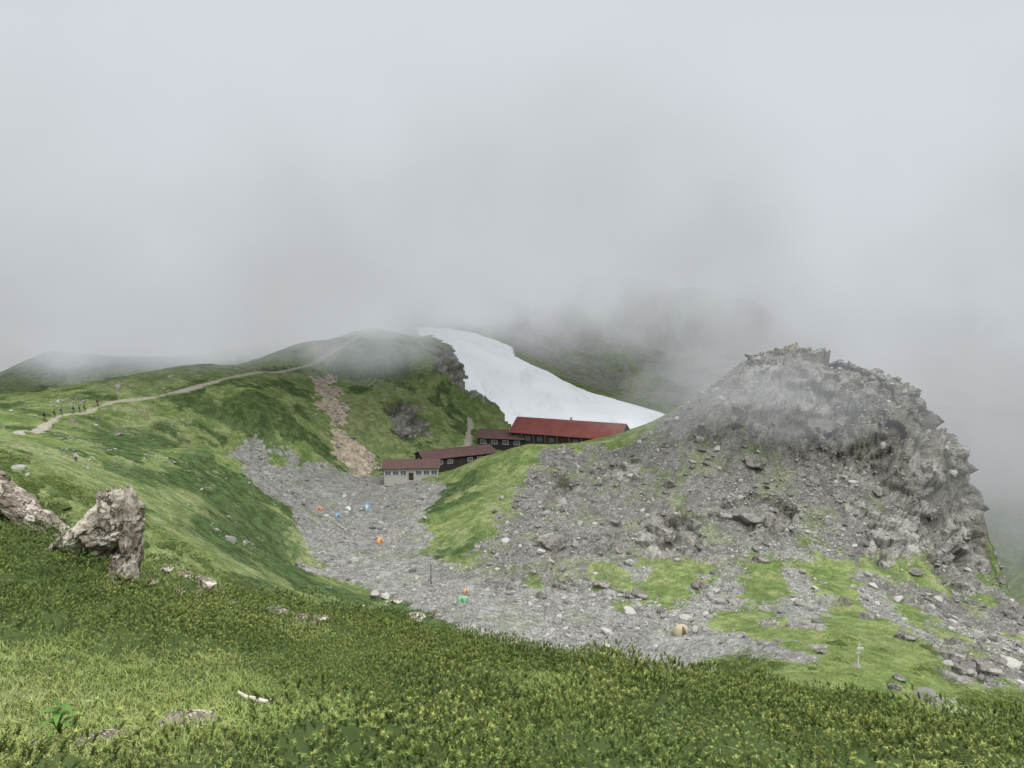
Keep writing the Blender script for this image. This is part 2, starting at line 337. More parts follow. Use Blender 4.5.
def rockmat(name,c1,c2,lichen,lamt,sc=1.0,crack=0.7):
    m,nt,b,out=newdiff(name); nb=NB(nt); p=nb.obj()
    n1=nb.noise(p,0.8*sc,5,0.65); n2=nb.noise(p,4*sc,4,0.7)
    c=nb.mix(nb.rng(n1,0.3,0.7),c1,c2); c=nb.mix(nb.rng(n2,0.3,0.6),scal(nb,(0.55,0.54,0.52),c),c)
    if crack>0.5:
        n3=nb.noise(p,1.6*sc,5,0.6); c=nb.mix(nb.math('MULTIPLY',nb.rng(n3,0.48,0.6),lamt),c,lichen)
    cr=nb.math('ABSOLUTE',nb.math('SUBTRACT',n1,0.5)); ck=nb.rng(cr,0.0,0.018,crack,0.0)
    c=nb.mix(ck,c,(0.06,0.05,0.038))
    oi=nt.nodes.new("ShaderNodeObjectInfo"); c=nb.mix(1.0,c,nb.mix(oi.outputs["Random"],(0.85,0.85,0.85),(1.15,1.14,1.12)),'MULTIPLY')
    nt.links.new(c,b.inputs["Color"])
    nt.links.new(nb.bump(nb.math('SUBTRACT',nb.math('ADD',n2,n1),ck),0.12/sc,0.9),b.inputs["Normal"]); return m
m,nt,b,out=newdiff("grey_stone"); M_rock=m; nb=NB(nt); oi=nt.nodes.new("ShaderNodeObjectInfo"); nt.links.new(nb.mix(oi.outputs["Random"],(0.13,0.125,0.114),(0.36,0.348,0.32)),b.inputs["Color"])
M_rockdark=rockmat("crag_stone",(0.15,0.142,0.128),(0.295,0.281,0.256),(0.38,0.365,0.32),0.4,1.0,0.4)
M_pale=rockmat("lichen_stone",(0.205,0.175,0.138),(0.38,0.335,0.275),(0.53,0.49,0.415),0.85,1.0,0.85)
def rock_mesh(name,seed,dims,sub=3,npl=14,rough=0.06,planes=None,detail=1.0):
    bm=bmesh.new(); bmesh.ops.create_icosphere(bm,subdivisions=sub,radius=1)
    V=np.array([v.co[:] for v in bm.verts]); r=np.random.default_rng(seed)
    pl=r.normal(size=(npl,3)); pl/=np.linalg.norm(pl,axis=1)[:,None]; dd=r.uniform(0.62,0.95,npl)
    dot=V@pl.T; rad=np.where(dot>0.05,dd/np.maximum(dot,0.05),9).min(1); rad=np.minimum(rad,1.25)
    co=V*rad[:,None]
    co=co*(1+rough*fbm3(co*2.2+seed,4,1)*1.5+rough*0.8*fbm3(co*7+seed,3,4)*detail)[:,None]
    co*=np.array(dims)
    for v,c_ in zip(bm.verts,co): v.co=c_
    me=bpy.data.meshes.new(name); bm.to_mesh(me); bm.free(); return me
rocks=[rock_mesh("stone_%d"%i,100+i,(1,0.8+0.3*(i%3)/2,0.62+0.1*(i%4)),2,12,0.05) for i in range(7)]
rocks3=[rock_mesh("boulder_%d"%i,200+i,(1,0.85,0.7+0.08*(i%4)),4,13,0.07) for i in range(6)]
for r_ in rocks: r_.materials.append(M_rock)
# ---------------------------------------------------------------- scatter by geometry nodes ("stuff" only)
def make_coll(name,meshes,mat=None):
    c=bpy.data.collections.new(name)
    for i,me_ in enumerate(meshes):
        if mat: me_.materials.clear(); me_.materials.append(mat)
        o=bpy.data.objects.new(name+"_source_%d"%i,me_); c.objects.link(o)
    return c
def scatter(name,pts,rot,scl,coll,nvar,label,cat):
    me=bpy.data.meshes.new(name); me.vertices.add(len(pts)); me.vertices.foreach_set("co",np.asarray(pts,np.float32).ravel())
    for n_,d_ in (("rot",rot),("scl",scl)):
        at=me.attributes.new(n_,'FLOAT_VECTOR','POINT'); at.data.foreach_set("vector",np.asarray(d_,np.float32).ravel())
    at=me.attributes.new("vid",'INT','POINT'); at.data.foreach_set("value",rng.integers(0,nvar,len(pts)).astype(np.int32))
    o=add(name,me,label,cat,"stuff")
    ng=bpy.data.node_groups.new(name+"_nodes",'GeometryNodeTree')
    ng.interface.new_socket("Geometry",in_out='INPUT',socket_type='NodeSocketGeometry'); ng.interface.new_socket("Geometry",in_out='OUTPUT',socket_type='NodeSocketGeometry')
    gi=ng.nodes.new("NodeGroupInput"); go=ng.nodes.new("NodeGroupOutput"); ip=ng.nodes.new("GeometryNodeInstanceOnPoints")
    ci=ng.nodes.new("GeometryNodeCollectionInfo"); ci.inputs["Collection"].default_value=coll; ci.inputs["Separate Children"].default_value=True; ci.inputs["Reset Children"].default_value=True
    def na(nm,t):
        n=ng.nodes.new("GeometryNodeInputNamedAttribute"); n.data_type=t; n.inputs["Name"].default_value=nm
        return [s_ for s_ in n.outputs if s_.name=="Attribute" and s_.enabled][0]
    L=ng.links.new
    L(gi.outputs[0],ip.inputs["Points"]); L(ci.outputs[0],ip.inputs["Instance"]); ip.inputs["Pick Instance"].default_value=True
    L(na("vid",'INT'),ip.inputs["Instance Index"]); L(na("rot",'FLOAT_VECTOR'),ip.inputs["Rotation"]); L(na("scl",'FLOAT_VECTOR'),ip.inputs["Scale"])
    L(ip.outputs[0],go.inputs[0])
    md=o.modifiers.new("scatter",'NODES'); md.node_group=ng
    return o
dYr=np.gradient(rows); area=(np.repeat(dYr,NC)*(YY+16)*1.9/NC)
INV=(np.abs(XX)<0.72*YY+4)
mm_=np.maximum.reduce([m_basin*0.75,m_scree*1.0,m_streak*1.0,m_spk*0.7,m_rock*0.1])
wgt=area*INV*(YY>60)*(YY<270)*(mm_>0.1)*mm_*(0.25+sstep(-0.1,0.6,fbm2(XX/12,YY/12,3,81)))
ns=50000; ids=rng.choice(len(wgt),ns,p=wgt/wgt.sum())
sc=0.10+rng.pareto(2.6,ns)*0.09; sc=np.minimum(sc,1.0); sc=sc*np.where(m_basin[ids]>0.5,0.85,1.0)
pts=np.stack([XD[ids]+rng.uniform(-.2,.2,ns),YD[ids]+rng.uniform(-.2,.2,ns),Z[ids]+sc*0.1],1)
scatter("scree_stones",pts,rng.uniform(-0.5,0.5,(ns,3))+np.stack([np.zeros(ns),np.zeros(ns),rng.uniform(0,6.28,ns)],1),sc[:,None]*rng.uniform(0.7,1.3,(ns,3)),make_coll("stones",rocks),len(rocks),"grey broken stones covering the slopes and the basin","stones")
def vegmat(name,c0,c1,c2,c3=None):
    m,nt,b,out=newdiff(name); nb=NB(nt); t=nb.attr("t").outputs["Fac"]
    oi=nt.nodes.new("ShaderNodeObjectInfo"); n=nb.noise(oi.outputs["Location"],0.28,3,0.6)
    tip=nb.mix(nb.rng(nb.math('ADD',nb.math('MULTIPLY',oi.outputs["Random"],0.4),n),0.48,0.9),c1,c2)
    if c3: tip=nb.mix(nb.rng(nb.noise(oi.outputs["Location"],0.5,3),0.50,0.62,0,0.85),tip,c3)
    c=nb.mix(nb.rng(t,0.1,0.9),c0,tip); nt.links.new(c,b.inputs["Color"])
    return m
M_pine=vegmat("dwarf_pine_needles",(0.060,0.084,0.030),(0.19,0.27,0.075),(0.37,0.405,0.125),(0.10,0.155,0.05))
M_grass=vegmat("meadow_grass",(0.12,0.16,0.05),(0.205,0.28,0.08),(0.315,0.345,0.13))
M_leaf=vegmat("broad_leaf",(0.04,0.08,0.02),(0.11,0.20,0.05),(0.13,0.22,0.06))
def pine_clump(name,seed,nshoot=66):
    r=np.random.default_rng(seed); V=[];Fc=[];Tt=[]
    def tri(a,b_,c_,t1,t2,t3): i=len(V); V.extend([a,b_,c_]); Tt.extend([t1,t2,t3]); Fc.append((i,i+1,i+2))
    n=9
    for i in range(n):
        a0=2*math.pi*i/n;a1=2*math.pi*(i+1)/n
        for (r0,z0,r1,z1) in ((0.46,-0.18,0.34,0.06),(0.34,0.06,0.0,0.20)):
            A_=np.array([math.cos(a0)*r0,math.sin(a0)*r0,z0]);B_=np.array([math.cos(a1)*r0,math.sin(a1)*r0,z0]);C_=np.array([math.cos(a1)*r1,math.sin(a1)*r1,z1]);D_=np.array([math.cos(a0)*r1,math.sin(a0)*r1,z1])
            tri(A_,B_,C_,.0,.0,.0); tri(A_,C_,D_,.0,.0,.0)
    ecc=r.uniform(0.8,1.2)
    for s_ in range(nshoot):
        rad=0.68*math.sqrt((s_+r.random())/nshoot); th=s_*2.4+r.normal()*0.3; bx,by=rad*math.cos(th)*ecc,rad*math.sin(th)/ecc
        zt=0.38*math.sqrt(max(0,1-(rad/0.72)**2))+0.08+r.normal()*0.025; L_=r.uniform(0.05,0.085)
        ax=np.array([math.cos(th)*rad*2.0+r.normal()*0.35,math.sin(th)*rad*2.0+r.normal()*0.35,1.0]); ax/=np.linalg.norm(ax)
        top=np.array([bx,by,zt]); bot=top-ax*L_
        u_=np.cross(ax,[0.3,0.9,0.1]);u_/=np.linalg.norm(u_);w_=np.cross(ax,u_); br_=r.uniform(-.22,.15)
        for k_ in range(24):
            f=(k_+0.5)/24; c_=bot+ax*L_*f; an=k_*2.4+r.uniform(-.3,.3); d_=u_*math.cos(an)+w_*math.sin(an)
            up=0.2+0.9*f; e=d_+ax*up; e/=np.linalg.norm(e); ln=r.uniform(0.024,0.038)
            sd_=np.cross(e,ax); sd_/=np.linalg.norm(sd_)+1e-9; sd_*=0.0065
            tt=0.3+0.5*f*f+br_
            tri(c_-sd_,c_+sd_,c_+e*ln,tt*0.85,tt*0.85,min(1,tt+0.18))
    me_=grid_mesh(name,np.array(V),np.array(Fc))
    at=me_.attributes.new("t",'FLOAT','POINT'); at.data.foreach_set("value",np.array(Tt,np.float32)[:len(me_.vertices)])
    return me_
def grass_tuft(name,seed,n=38,h=0.11,wd=0.0065,spread=0.26):
    r=np.random.default_rng(seed); V=[];Fc=[];Tt=[]
    for i in range(n):
        th=r.uniform(0,6.283); rad=spread*math.sqrt(r.random()); b_=np.array([rad*math.cos(th),rad*math.sin(th),-0.02])
        ln=r.normal(size=2)*0.6; hh_=h*r.uniform(0.5,1.15); mid=b_+np.array([ln[0]*0.35,ln[1]*0.35,1])*hh_*0.55; tp=b_+np.array([ln[0],ln[1],0.85])*hh_
        an=r.uniform(0,3.14); sd_=np.array([math.cos(an),math.sin(an),0])*wd
        j=len(V); V+= [b_-sd_,b_+sd_,mid+sd_*0.8,mid-sd_*0.8,tp]; Tt+=[0.2,0.2,0.6,0.6,1]
        Fc+=[(j,j+1,j+2),(j,j+2,j+3),(j+3,j+2,j+4)]
    me_=grid_mesh(name,np.array(V),np.array(Fc)); at=me_.attributes.new("t",'FLOAT','POINT'); at.data.foreach_set("value",np.array(Tt,np.float32)); return me_
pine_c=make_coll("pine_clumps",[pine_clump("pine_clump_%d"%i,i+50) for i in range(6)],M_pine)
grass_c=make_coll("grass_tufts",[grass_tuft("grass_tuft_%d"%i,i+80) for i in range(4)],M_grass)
near_stones=[(275,621,26,14),(318,630,18,10),(205,592,24,18),(185,582,16,12),(165,577,12,10),(300,627,14,10),(232,603,16,10),(196,598,14,10),(180,600,12,8),(222,594,10,8),(150,590,12,10),(255,616,10,8)]
nst=np.array([sight(u,v,25) for u,v,_,_ in near_stones]+[sight(115,575,25),sight(135,580,25)])
def stone_clear(x,y): return np.min(np.hypot(x[:,None]-nst[None,:,0],(y[:,None]-nst[None,:,1]+0.5)*0.6),1)>0.75
pl=[];yv=4.5
while yv<100:
    sp_=0.52*(1+yv/65); xs=np.arange(-(0.74*yv+3),0.74*yv+3,sp_); pl.append(np.stack([xs+rng.uniform(-.45,.45,len(xs))*sp_,yv+rng.uniform(-.45,.45,len(xs))*sp_,np.full(len(xs),sp_)],1)); yv+=sp_*0.9
pl=np.concatenate(pl); xx,yy,spc=pl.T; n=len(xx)
md=poly_sd(xx,yy,meadow)+fbm2(xx/2.5,yy/2.5,3,90)*2.2
left_up=(xx<-0.35*yy)&(yy>30)
patch=fbm2(xx/8,yy/8,4,95)
dens=np.where(md>0,0.05,1.0)*np.where(left_up,np.where(patch>0.0,0.8,0.12),1)
dens=np.where(yy>46,np.where((lookup(xx,yy,m_dark)>0.35)|(patch>0.22),0.7,0.05),dens)*(1-np.clip(lookup(xx,yy,m_basin)+lookup(xx,yy,m_scree),0,1))
gapn=fbm2(xx/3.0,yy/3.0,3,92); dens=dens*np.where(gapn>0.26,0.3,1.0)
dens=dens*np.where((yy>36)&(yy<46),0.75,1.0)
kp=(rng.random(n)<dens)&stone_clear(xx,yy)
xx=xx[kp];yy=yy[kp];spc=spc[kp]; n=len(xx)
s_=(spc/0.52)*(0.85+0.85*fbm2(xx/2.2,yy/2.2,3,93)+rng.uniform(-.2,.3,n))*np.where(yy>46,0.75,1)
s_=np.maximum(s_,0.45)
pts=np.stack([xx,yy,lookup(xx,yy)-0.05],1)
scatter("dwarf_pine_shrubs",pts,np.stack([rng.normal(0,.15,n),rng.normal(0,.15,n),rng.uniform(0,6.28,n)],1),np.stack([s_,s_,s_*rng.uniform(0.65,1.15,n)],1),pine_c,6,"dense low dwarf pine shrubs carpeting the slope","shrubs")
NP=n
n=44000
yy=4.5+rng.random(n)**0.8*100; xx=rng.uniform(-1,1,n)*(0.74*yy+3)
xx[:12000]=rng.uniform(-24,10,12000); yy[:12000]=rng.uniform(5,28,12000)
md=poly_sd(xx,yy,meadow); gp=fbm2(xx/3.0,yy/3.0,3,92)
mb=np.maximum.reduce([lookup(xx,yy,m_basin),lookup(xx,yy,m_scree),lookup(xx,yy,m_rock),lookup(xx,yy,m_spk),lookup(xx,yy,m_dark)*0.7])
pr=np.where(yy<46,np.where((md>-0.8)|((xx<-0.35*yy)&(yy>30))|(gp>0.22),1.0,0.08),0.6)*(1-mb)
kp=rng.random(n)<pr; xx=xx[kp];yy=yy[kp];n=len(xx)
s_=rng.uniform(0.7,1.4,n)*(0.9+yy/50)
zs=s_*np.where(yy>50,0.45,1.0)
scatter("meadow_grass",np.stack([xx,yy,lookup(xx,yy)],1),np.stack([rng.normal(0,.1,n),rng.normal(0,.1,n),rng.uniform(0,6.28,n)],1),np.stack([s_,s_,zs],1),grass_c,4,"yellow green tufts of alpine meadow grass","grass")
# ---------------------------------------------------------------- boulders
def place_rock(u,v,wpx,hpx,me_,mat,label,dmin=45,name="boulder",rot=None,group=None,lift=0.3):
    x,y=sight(u,v,dmin); k_=y/F*1.03; o=add(name,me_,label,"rock",group=group)
    w=wpx*k_/2; hh_=hpx*k_/2
    o.scale=(w,w*0.8,hh_/0.72); o.location=(x,y+w*0.3,gz(x,y)+hh_*lift); o.rotation_euler=(0,0,random.uniform(-.4,.4)) if rot is None else rot
    return o
for r_ in rocks3: r_.materials.append(M_rockdark)
rp=[r_.copy() for r_ in rocks3]
for r_ in rp: r_.materials.clear(); r_.materials.append(M_pale)
blist=[(412,622,22,16),(436,616,12,10),(484,640,16,10),(590,650,14,10),(560,590,14,10),(630,600,12,10),(745,520,34,22),(775,525,26,22),(690,545,30,24),(720,520,26,14),(660,540,26,20),(640,600,18,14),(600,590,18,12),(700,590,22,12),(870,620,18,12),(905,640,22,12),(950,655,30,20),(965,675,24,16),(820,650,14,8),(845,606,16,12),(780,640,12,8),(760,565,16,12),(895,690,14,12),(990,675,26,16),(395,600,12,8),(540,600,12,10)]
for i,(u,v,w,h_) in enumerate(blist):
    place_rock(u,v,w,h_,rp[i%6] if (u<500) else rocks3[i%6],None,"pale angular boulder lying in the grass" if u<500 else "grey angular boulder resting on the stony slope",70,group="boulders on the slopes")
for i,(u,v,w,h_) in enumerate(near_stones):
    place_rock(u,v,w,h_,rp[(i+2)%6],None,"pale stone showing among low shrubs",25,group="pale stones among the shrubs",lift=1.0)
wg=area*INV*(YY>75)*(YY<215)*(m_scree+0.2*m_rock+0.3*m_spk*saddle)*(XX>-5); ids=rng.choice(len(wg),180,p=wg/wg.sum())
tx,ty=sight(681,634,70)
for j,i in enumerate(ids):
    if math.hypot(XD[i]-tx,YD[i]-ty)<5: continue
    o=add("boulder",rocks3[j%6],"grey angular boulder resting on the stony slope","rock",group="boulders on the slopes")
    s_=min(0.55+rng.pareto(2.2)*0.4,2.6); o.scale=(s_,s_*rng.uniform(.7,1),s_*rng.uniform(.7,1.2)); o.location=(XD[i],YD[i],Z[i]+s_*0.25); o.rotation_euler=(rng.uniform(-.4,.4),rng.uniform(-.4,.4),rng.uniform(0,6.28))
def big_rock(u,v,d,parts,label,mat):
    a_,b_=ray(u,v); bm=bmesh.new()
    for (cx,cz,cy,dx,dy,dz,ry,sd_) in parts:
        m1=rock_mesh("t",sd_,(dx,dy,dz),5,18,0.10,None,2.2)
        M_=Matrix.Translation((cx,cy,cz))@Matrix.Rotation(ry,4,'Y'); m1.transform(M_); bm.from_mesh(m1); bpy.data.meshes.remove(m1)
    me_=bpy.data.meshes.new("boulder_big"); bm.to_mesh(me_); bm.free(); me_.materials.append(mat)
    o=add("boulder",me_,label,"rock"); o.location=(a_*d,d,b_*d); return o
big_rock(112,583,28,[(0.42,2.55,0,0.66,0.8,1.45,0.12,301),(-0.30,2.20,0.1,1.3,0.85,0.75,-0.66,307),(-1.25,1.75,0,1.25,0.8,0.55,-0.5,313),(0.10,1.9,0.0,1.0,0.8,1.0,-0.3,321),(0.90,1.75,-0.25,0.45,0.65,1.6,0.03,311),(0.62,0.6,-0.45,0.6,0.6,1.2,0.1,315)],"tall jagged beige rock standing in dwarf pine",M_pale)
big_rock(22,538,33,[(0.9,0.7,-0.2,2.0,1.1,0.75,0.58,401),(-0.6,1.7,0.2,1.6,1.0,0.85,0.55,407),(-2.0,2.6,0.4,1.6,1.0,1.0,0.45,409)],"pale slab of rock sloping through the grass",M_pale)
for (u,v,w,h_) in [(180,757,60,14),(95,765,50,12),(30,765,30,10),(300,765,24,8)]:
    o=place_rock(u,v,w,h_,rp[1],None,"low grey brown stone bedded in the grass",5,group="stones in the near grass",lift=0.9)
# ---------------------------------------------------------------- simple materials
def flat(name,col,rough=0.7,var=0.25,sc=2.0,seam=None):
    m,nt,b,out=newmat(name); nb=NB(nt); p=nb.obj()
    n1=nb.noise(p,sc,5,0.65); c=nb.mix(n1,tuple(x*(1-var) for x in col),tuple(min(1,x*(1+var)) for x in col))
    if seam:
        sx=nb.sep(p)[0]; fr=nb.math('FRACT',nb.math('MULTIPLY',sx,1/seam)); ln=nb.rng(fr,0.0,0.12,1.0,0.0); c=nb.mix(nb.math('MULTIPLY',ln,0.55),c,tuple(x*0.35 for x in col))
    nt.links.new(c,b.inputs["Base Color"]); b.inputs["Roughness"].default_value=rough; return m
M_red=flat("red_metal_roof",(0.185,0.062,0.055),0.7,0.4,0.4,0.9); M_maroon=flat("dark_red_metal_roof",(0.115,0.070,0.063),0.7,0.35,0.4,0.9)
M_black=flat("dark_stained_boards",(0.045,0.040,0.037),0.8,0.3,1.5,0.4); M_brown=flat("brown_boards",(0.052,0.042,0.037),0.8,0.3,1.5,0.4)
M_grey=flat("weathered_grey_boards",(0.42,0.40,0.36),0.85,0.2,1.5,0.5); M_glass=flat("window_glass",(0.09,0.11,0.125),0.15,0.2); M_white=flat("white_paint",(0.55,0.55,0.53),0.6,0.1)
M_conc=flat("concrete",(0.3,0.3,0.28),0.9,0.2); M_wood=flat("bleached_wood",(0.5,0.46,0.38),0.8,0.2,6); M_darkw=flat("dark_post_wood",(0.06,0.05,0.04),0.8)
def boxes(name,L,mat,bev=0.0):
    bm=bmesh.new()
    for (cx,cy,cz,sx,sy,sz) in L:
        r_=bmesh.ops.create_cube(bm,size=1); bmesh.ops.scale(bm,vec=(sx,sy,sz),verts=r_['verts']); bmesh.ops.translate(bm,vec=(cx,cy,cz),verts=r_['verts'])
    if bev: bmesh.ops.bevel(bm,geom=bm.edges[:],offset=bev,segments=1,affect='EDGES')
    me_=bpy.data.meshes.new(name); bm.to_mesh(me_); bm.free(); me_.materials.append(mat); return me_
def hut(u,v,d,L,Wd,H,rise,yaw,label,roofm,wallm,nwin,winm=(1.3,1.0),pil=False,zoff=0,zabs=-52.0,door=True,chim=0,asym=0.0):
    a_,b_=ray(u,v); e=add("mountain_hut",None,label,"building"); e.location=(a_*d,d,zabs+zoff); e.rotation_euler=(0,0,yaw)
    bm=bmesh.new(); prof=[(-Wd/2,-2.5),(Wd/2,-2.5),(Wd/2,H),(asym,H+rise-0.05),(-Wd/2,H)]
    va=[bm.verts.new((-L/2,y_,z_)) for y_,z_ in prof]; vb=[bm.verts.new((L/2,y_,z_)) for y_,z_ in prof]
    bm.faces.new(va[::-1]); bm.faces.new(vb)
    for i in range(5): bm.faces.new((va[i],va[(i+1)%5],vb[(i+1)%5],vb[i]))
    bmesh.ops.recalc_face_normals(bm,faces=bm.faces); w=bpy.data.meshes.new("wall"); bm.to_mesh(w); bm.free(); w.materials.append(wallm); add("wall",w,parent=e)
    bm=bmesh.new(); oh=0.6; th=0.16
    sl=rise/(Wd/2+asym); sl2=rise/(Wd/2-asym)
    pr=[(-Wd/2-oh,H-oh*sl+0.02),(asym,H+rise+0.02),(Wd/2+oh,H-oh*sl2+0.02),(Wd/2+oh,H-oh*sl2+th),(asym,H+rise+th+0.06),(-Wd/2-oh,H-oh*sl+th)]
    va=[bm.verts.new((-L/2-oh,y_,z_)) for y_,z_ in pr]; vb=[bm.verts.new((L/2+oh,y_,z_)) for y_,z_ in pr]
    bm.faces.new(va[::-1]); bm.faces.new(vb)
    for i in range(6): bm.faces.new((va[i],va[(i+1)%6],vb[(i+1)%6],vb[i]))
    k_=-L/2
    while k_<L/2:
        for s1_ in (0,1):
            y0,z0=pr[5] if s1_==0 else pr[3]; y1_,z1_=pr[4]
            q_=[(k_-.04,y0,z0),(k_+.04,y0,z0),(k_+.04,y1_,z1_),(k_-.04,y1_,z1_)]
            lo=[bm.verts.new(c_) for c_ in q_]; hi=[bm.verts.new((c_[0],c_[1],c_[2]+0.07)) for c_ in q_]
            bm.faces.new(hi)
            for i in range(4): bm.faces.new((lo[i],lo[(i+1)%4],hi[(i+1)%4],hi[i]))
        k_+=0.9
    bmesh.ops.recalc_face_normals(bm,faces=bm.faces); r_=bpy.data.meshes.new("roof"); bm.to_mesh(r_); bm.free(); r_.materials.append(roofm); ro=add("roof",r_,parent=e)
    ww,wh=winm
    wm=boxes("window",[(0,0,0,ww,0.06,wh)],M_glass); fm=boxes("frame",[(0,-.02,wh/2+.05,ww+.2,.1,.1),(0,-.02,-wh/2-.05,ww+.2,.1,.1),(-ww/2-.05,-.02,0,.1,.1,wh),(ww/2+.05,-.02,0,.1,.1,wh),(0,-.035,0,.06,.06,wh)],M_white if not pil else M_brown)
    for i in range(nwin):
        x_=-L/2+L*(i+0.5)/nwin
        if door and i==nwin//2:
            add("door",boxes("door",[(0,0,0,1.3,.08,2.0)],M_brown),parent=e,loc=(x_,-Wd/2-.045,1.0)); continue
        wo=add("window",wm,parent=e,loc=(x_,-Wd/2-.035,H*0.58)); add("frame",fm,parent=wo)
    for sgn in (-1,1):
        wo=add("window",wm,parent=e,loc=(sgn*(L/2+.035),0.2,H*0.62)); wo.rotation_euler=(0,0,sgn*math.pi/2); add("frame",fm,parent=wo)
    if pil:
        pm=boxes("pilaster",[(0,0,0,.4,.5,H+2)],flat("buttress_brown",(0.11,0.075,0.062),0.8))
        for i in range(nwin+1):
            add("pilaster",pm,parent=e,loc=(-L/2+L*i/nwin,-Wd/2-.26,H/2-1.1))
    for i in range(chim):
        add("chimney",boxes("chimney",[(0,0,0,.5,.5,1.2),(0,0,.66,.7,.7,.12)],M_conc),parent=ro,loc=(-L/2+L*(i+1)/(chim+1),1.0,H+rise+0.2))
    return e
hut(570,448,246,36,14,4.3,3.6,math.radians(-22),"long mountain hut with weathered red metal gable roof",M_red,M_brown,9,(1.8,1.6),True,zabs=-50.0,chim=1)
hut(503,447,250,15,9,3.2,1.9,math.radians(-12),"low annex with dark red roof joined to red hut",M_maroon,M_black,4,(1.8,1.2),zabs=-51.0,door=False)
hut(455,470,224,22,8,3.3,1.5,math.radians(27),"black timber hut with long dull red roof",M_maroon,M_black,7,(1.4,1.0),zabs=-51.4)
hut(412,482,207,14.5,7,3.4,1.3,math.radians(4),"small weathered grey hut with dull red roof",M_maroon,M_grey,7,(1.5,1.1),zabs=-51.1)
# ---------------------------------------------------------------- tents
def tent_mesh(Lx,Ly,Hh,mat):
    bm=bmesh.new(); nr,na_=9,24; ring=[]
    for i in range(nr):
        f=i/(nr-1); z_=Hh*math.sin(f*math.pi/2)**0.9; r_=max(math.cos(f*math.pi/2),0.0)**0.75
        L_=[]
        for j in range(na_):
            t=2*math.pi*j/na_; c_,s_=math.cos(t),math.sin(t); e=0.6-0.1*f
            sag=1-0.05*math.sin(f*math.pi)*abs(math.sin(2*t))
            L_.append(bm.verts.new((Lx/2*math.copysign(abs(c_)**e,c_)*max(r_,0.02)*sag,Ly/2*math.copysign(abs(s_)**e,s_)*max(r_,0.02)*sag,z_)))
        ring.append(L_)
    for i in range(nr-1):
        for j in range(na_): bm.faces.new((ring[i][j],ring[i][(j+1)%na_],ring[i+1][(j+1)%na_],ring[i+1][j]))
    bm.faces.new(ring[-1]); me_=bpy.data.meshes.new("tent"); bm.to_mesh(me_); bm.free(); smooth(me_); me_.materials.append(mat); return me_
def tent(u,v,wpx,col,label,yaw=0.3,col2=None):
    x,y=sight(u,v,70); w=wpx*y/F; mt=flat("tent_fabric",col,0.6,0.12)
    o=add("tent",tent_mesh(w,w*0.75,w*0.55,mt),label,"tent",group="tents pitched in the stony basin"); o.location=(x,y,gz(x,y)+0.02); o.rotation_euler=(0,0,yaw)
    bm=bmesh.new(); vs=[]
    for i in range(5):
        f=i/4*0.8; zz=w*0.55*math.sin(f*math.pi/2)**0.9; rr_=math.cos(f*math.pi/2)**0.75; hw=w*0.17*(1-i/5)
        vs.append((bm.verts.new((-hw,-w*0.375*rr_-0.03,zz+.02)),bm.verts.new((hw,-w*0.375*rr_-0.03,zz+.02))))
    for i in range(4): bm.faces.new((vs[i][0],vs[i][1],vs[i+1][1],vs[i+1][0]))
    dm=bpy.data.meshes.new("door"); bm.to_mesh(dm); bm.free(); dm.materials.append(flat("tent_door",col2 or tuple(c_*0.5 for c_ in col),0.7)); add("door",dm,parent=o)
tent(319,510,7,(0.50,0.22,0.12),"small orange dome tent on pale gravel",0.2)
tent(338,517,6.5,(0.16,0.34,0.45),"light blue dome tent on pale gravel",0.5)
tent(348,510,6.5,(0.52,0.60,0.56),"white dome tent beside a blue one",-0.3)
tent(367,508,7,(0.17,0.31,0.44),"blue dome tent near the huts",0.1,(0.6,0.6,0.6))
tent(380,543,8,(0.58,0.29,0.12),"orange ridge tent alone on the gravel",0.7)
tent(462,601,10,(0.16,0.40,0.18),"bright green dome tent among boulders",0.1)
tent(466,592,6.5,(0.5,0.28,0.16),"small orange tent behind a green one",0.4)
tent(681,634,17,(0.36,0.31,0.21),"beige dome tent on the stony flat",0.3,(0.10,0.09,0.07))
# ---------------------------------------------------------------- poles and sign
def post(u,v,hpx,label,name,dmin=70,board=True,mat=M_white):
    x,y=sight(u,v,dmin); h_=hpx*y/F; e=add(name,None,label,"sign" if board else "pole"); e.location=(x,y,gz(x,y))
    bm=bmesh.new(); bmesh.ops.create_cone(bm,segments=10,radius1=0.09,radius2=0.06,depth=h_+0.5,cap_ends=True); bmesh.ops.translate(bm,vec=(0,0,h_/2-.25),verts=bm.verts)
    me_=bpy.data.meshes.new("post"); bm.to_mesh(me_); bm.free(); me_.materials.append(mat); add("post",me_,parent=e)
    if board:
        add("sign_board",boxes("sign_board",[(0,0,0,.75,.05,.28)],M_white,0.01),parent=e,loc=(0.1,-.12,h_*0.82)); add("sign_board",boxes("sign_board",[(0,0,0,.6,.05,.22)],M_grey,0.01),parent=e,loc=(-.1,-.12,h_*0.62))
        add("stone_base",rocks[2],parent=e,loc=(0,0,0.05)).scale=(.5,.5,.4)
    else: add("cap",boxes("cap",[(0,0,0,.22,.22,.08)],mat),parent=e,loc=(0,0,h_+0.03))
post(858,665,26,"white trail signpost standing on grassy saddle","signpost")
post(431,584,20,"dark wooden marker pole at the edge of gravel","marker_pole",board=False,mat=M_darkw)
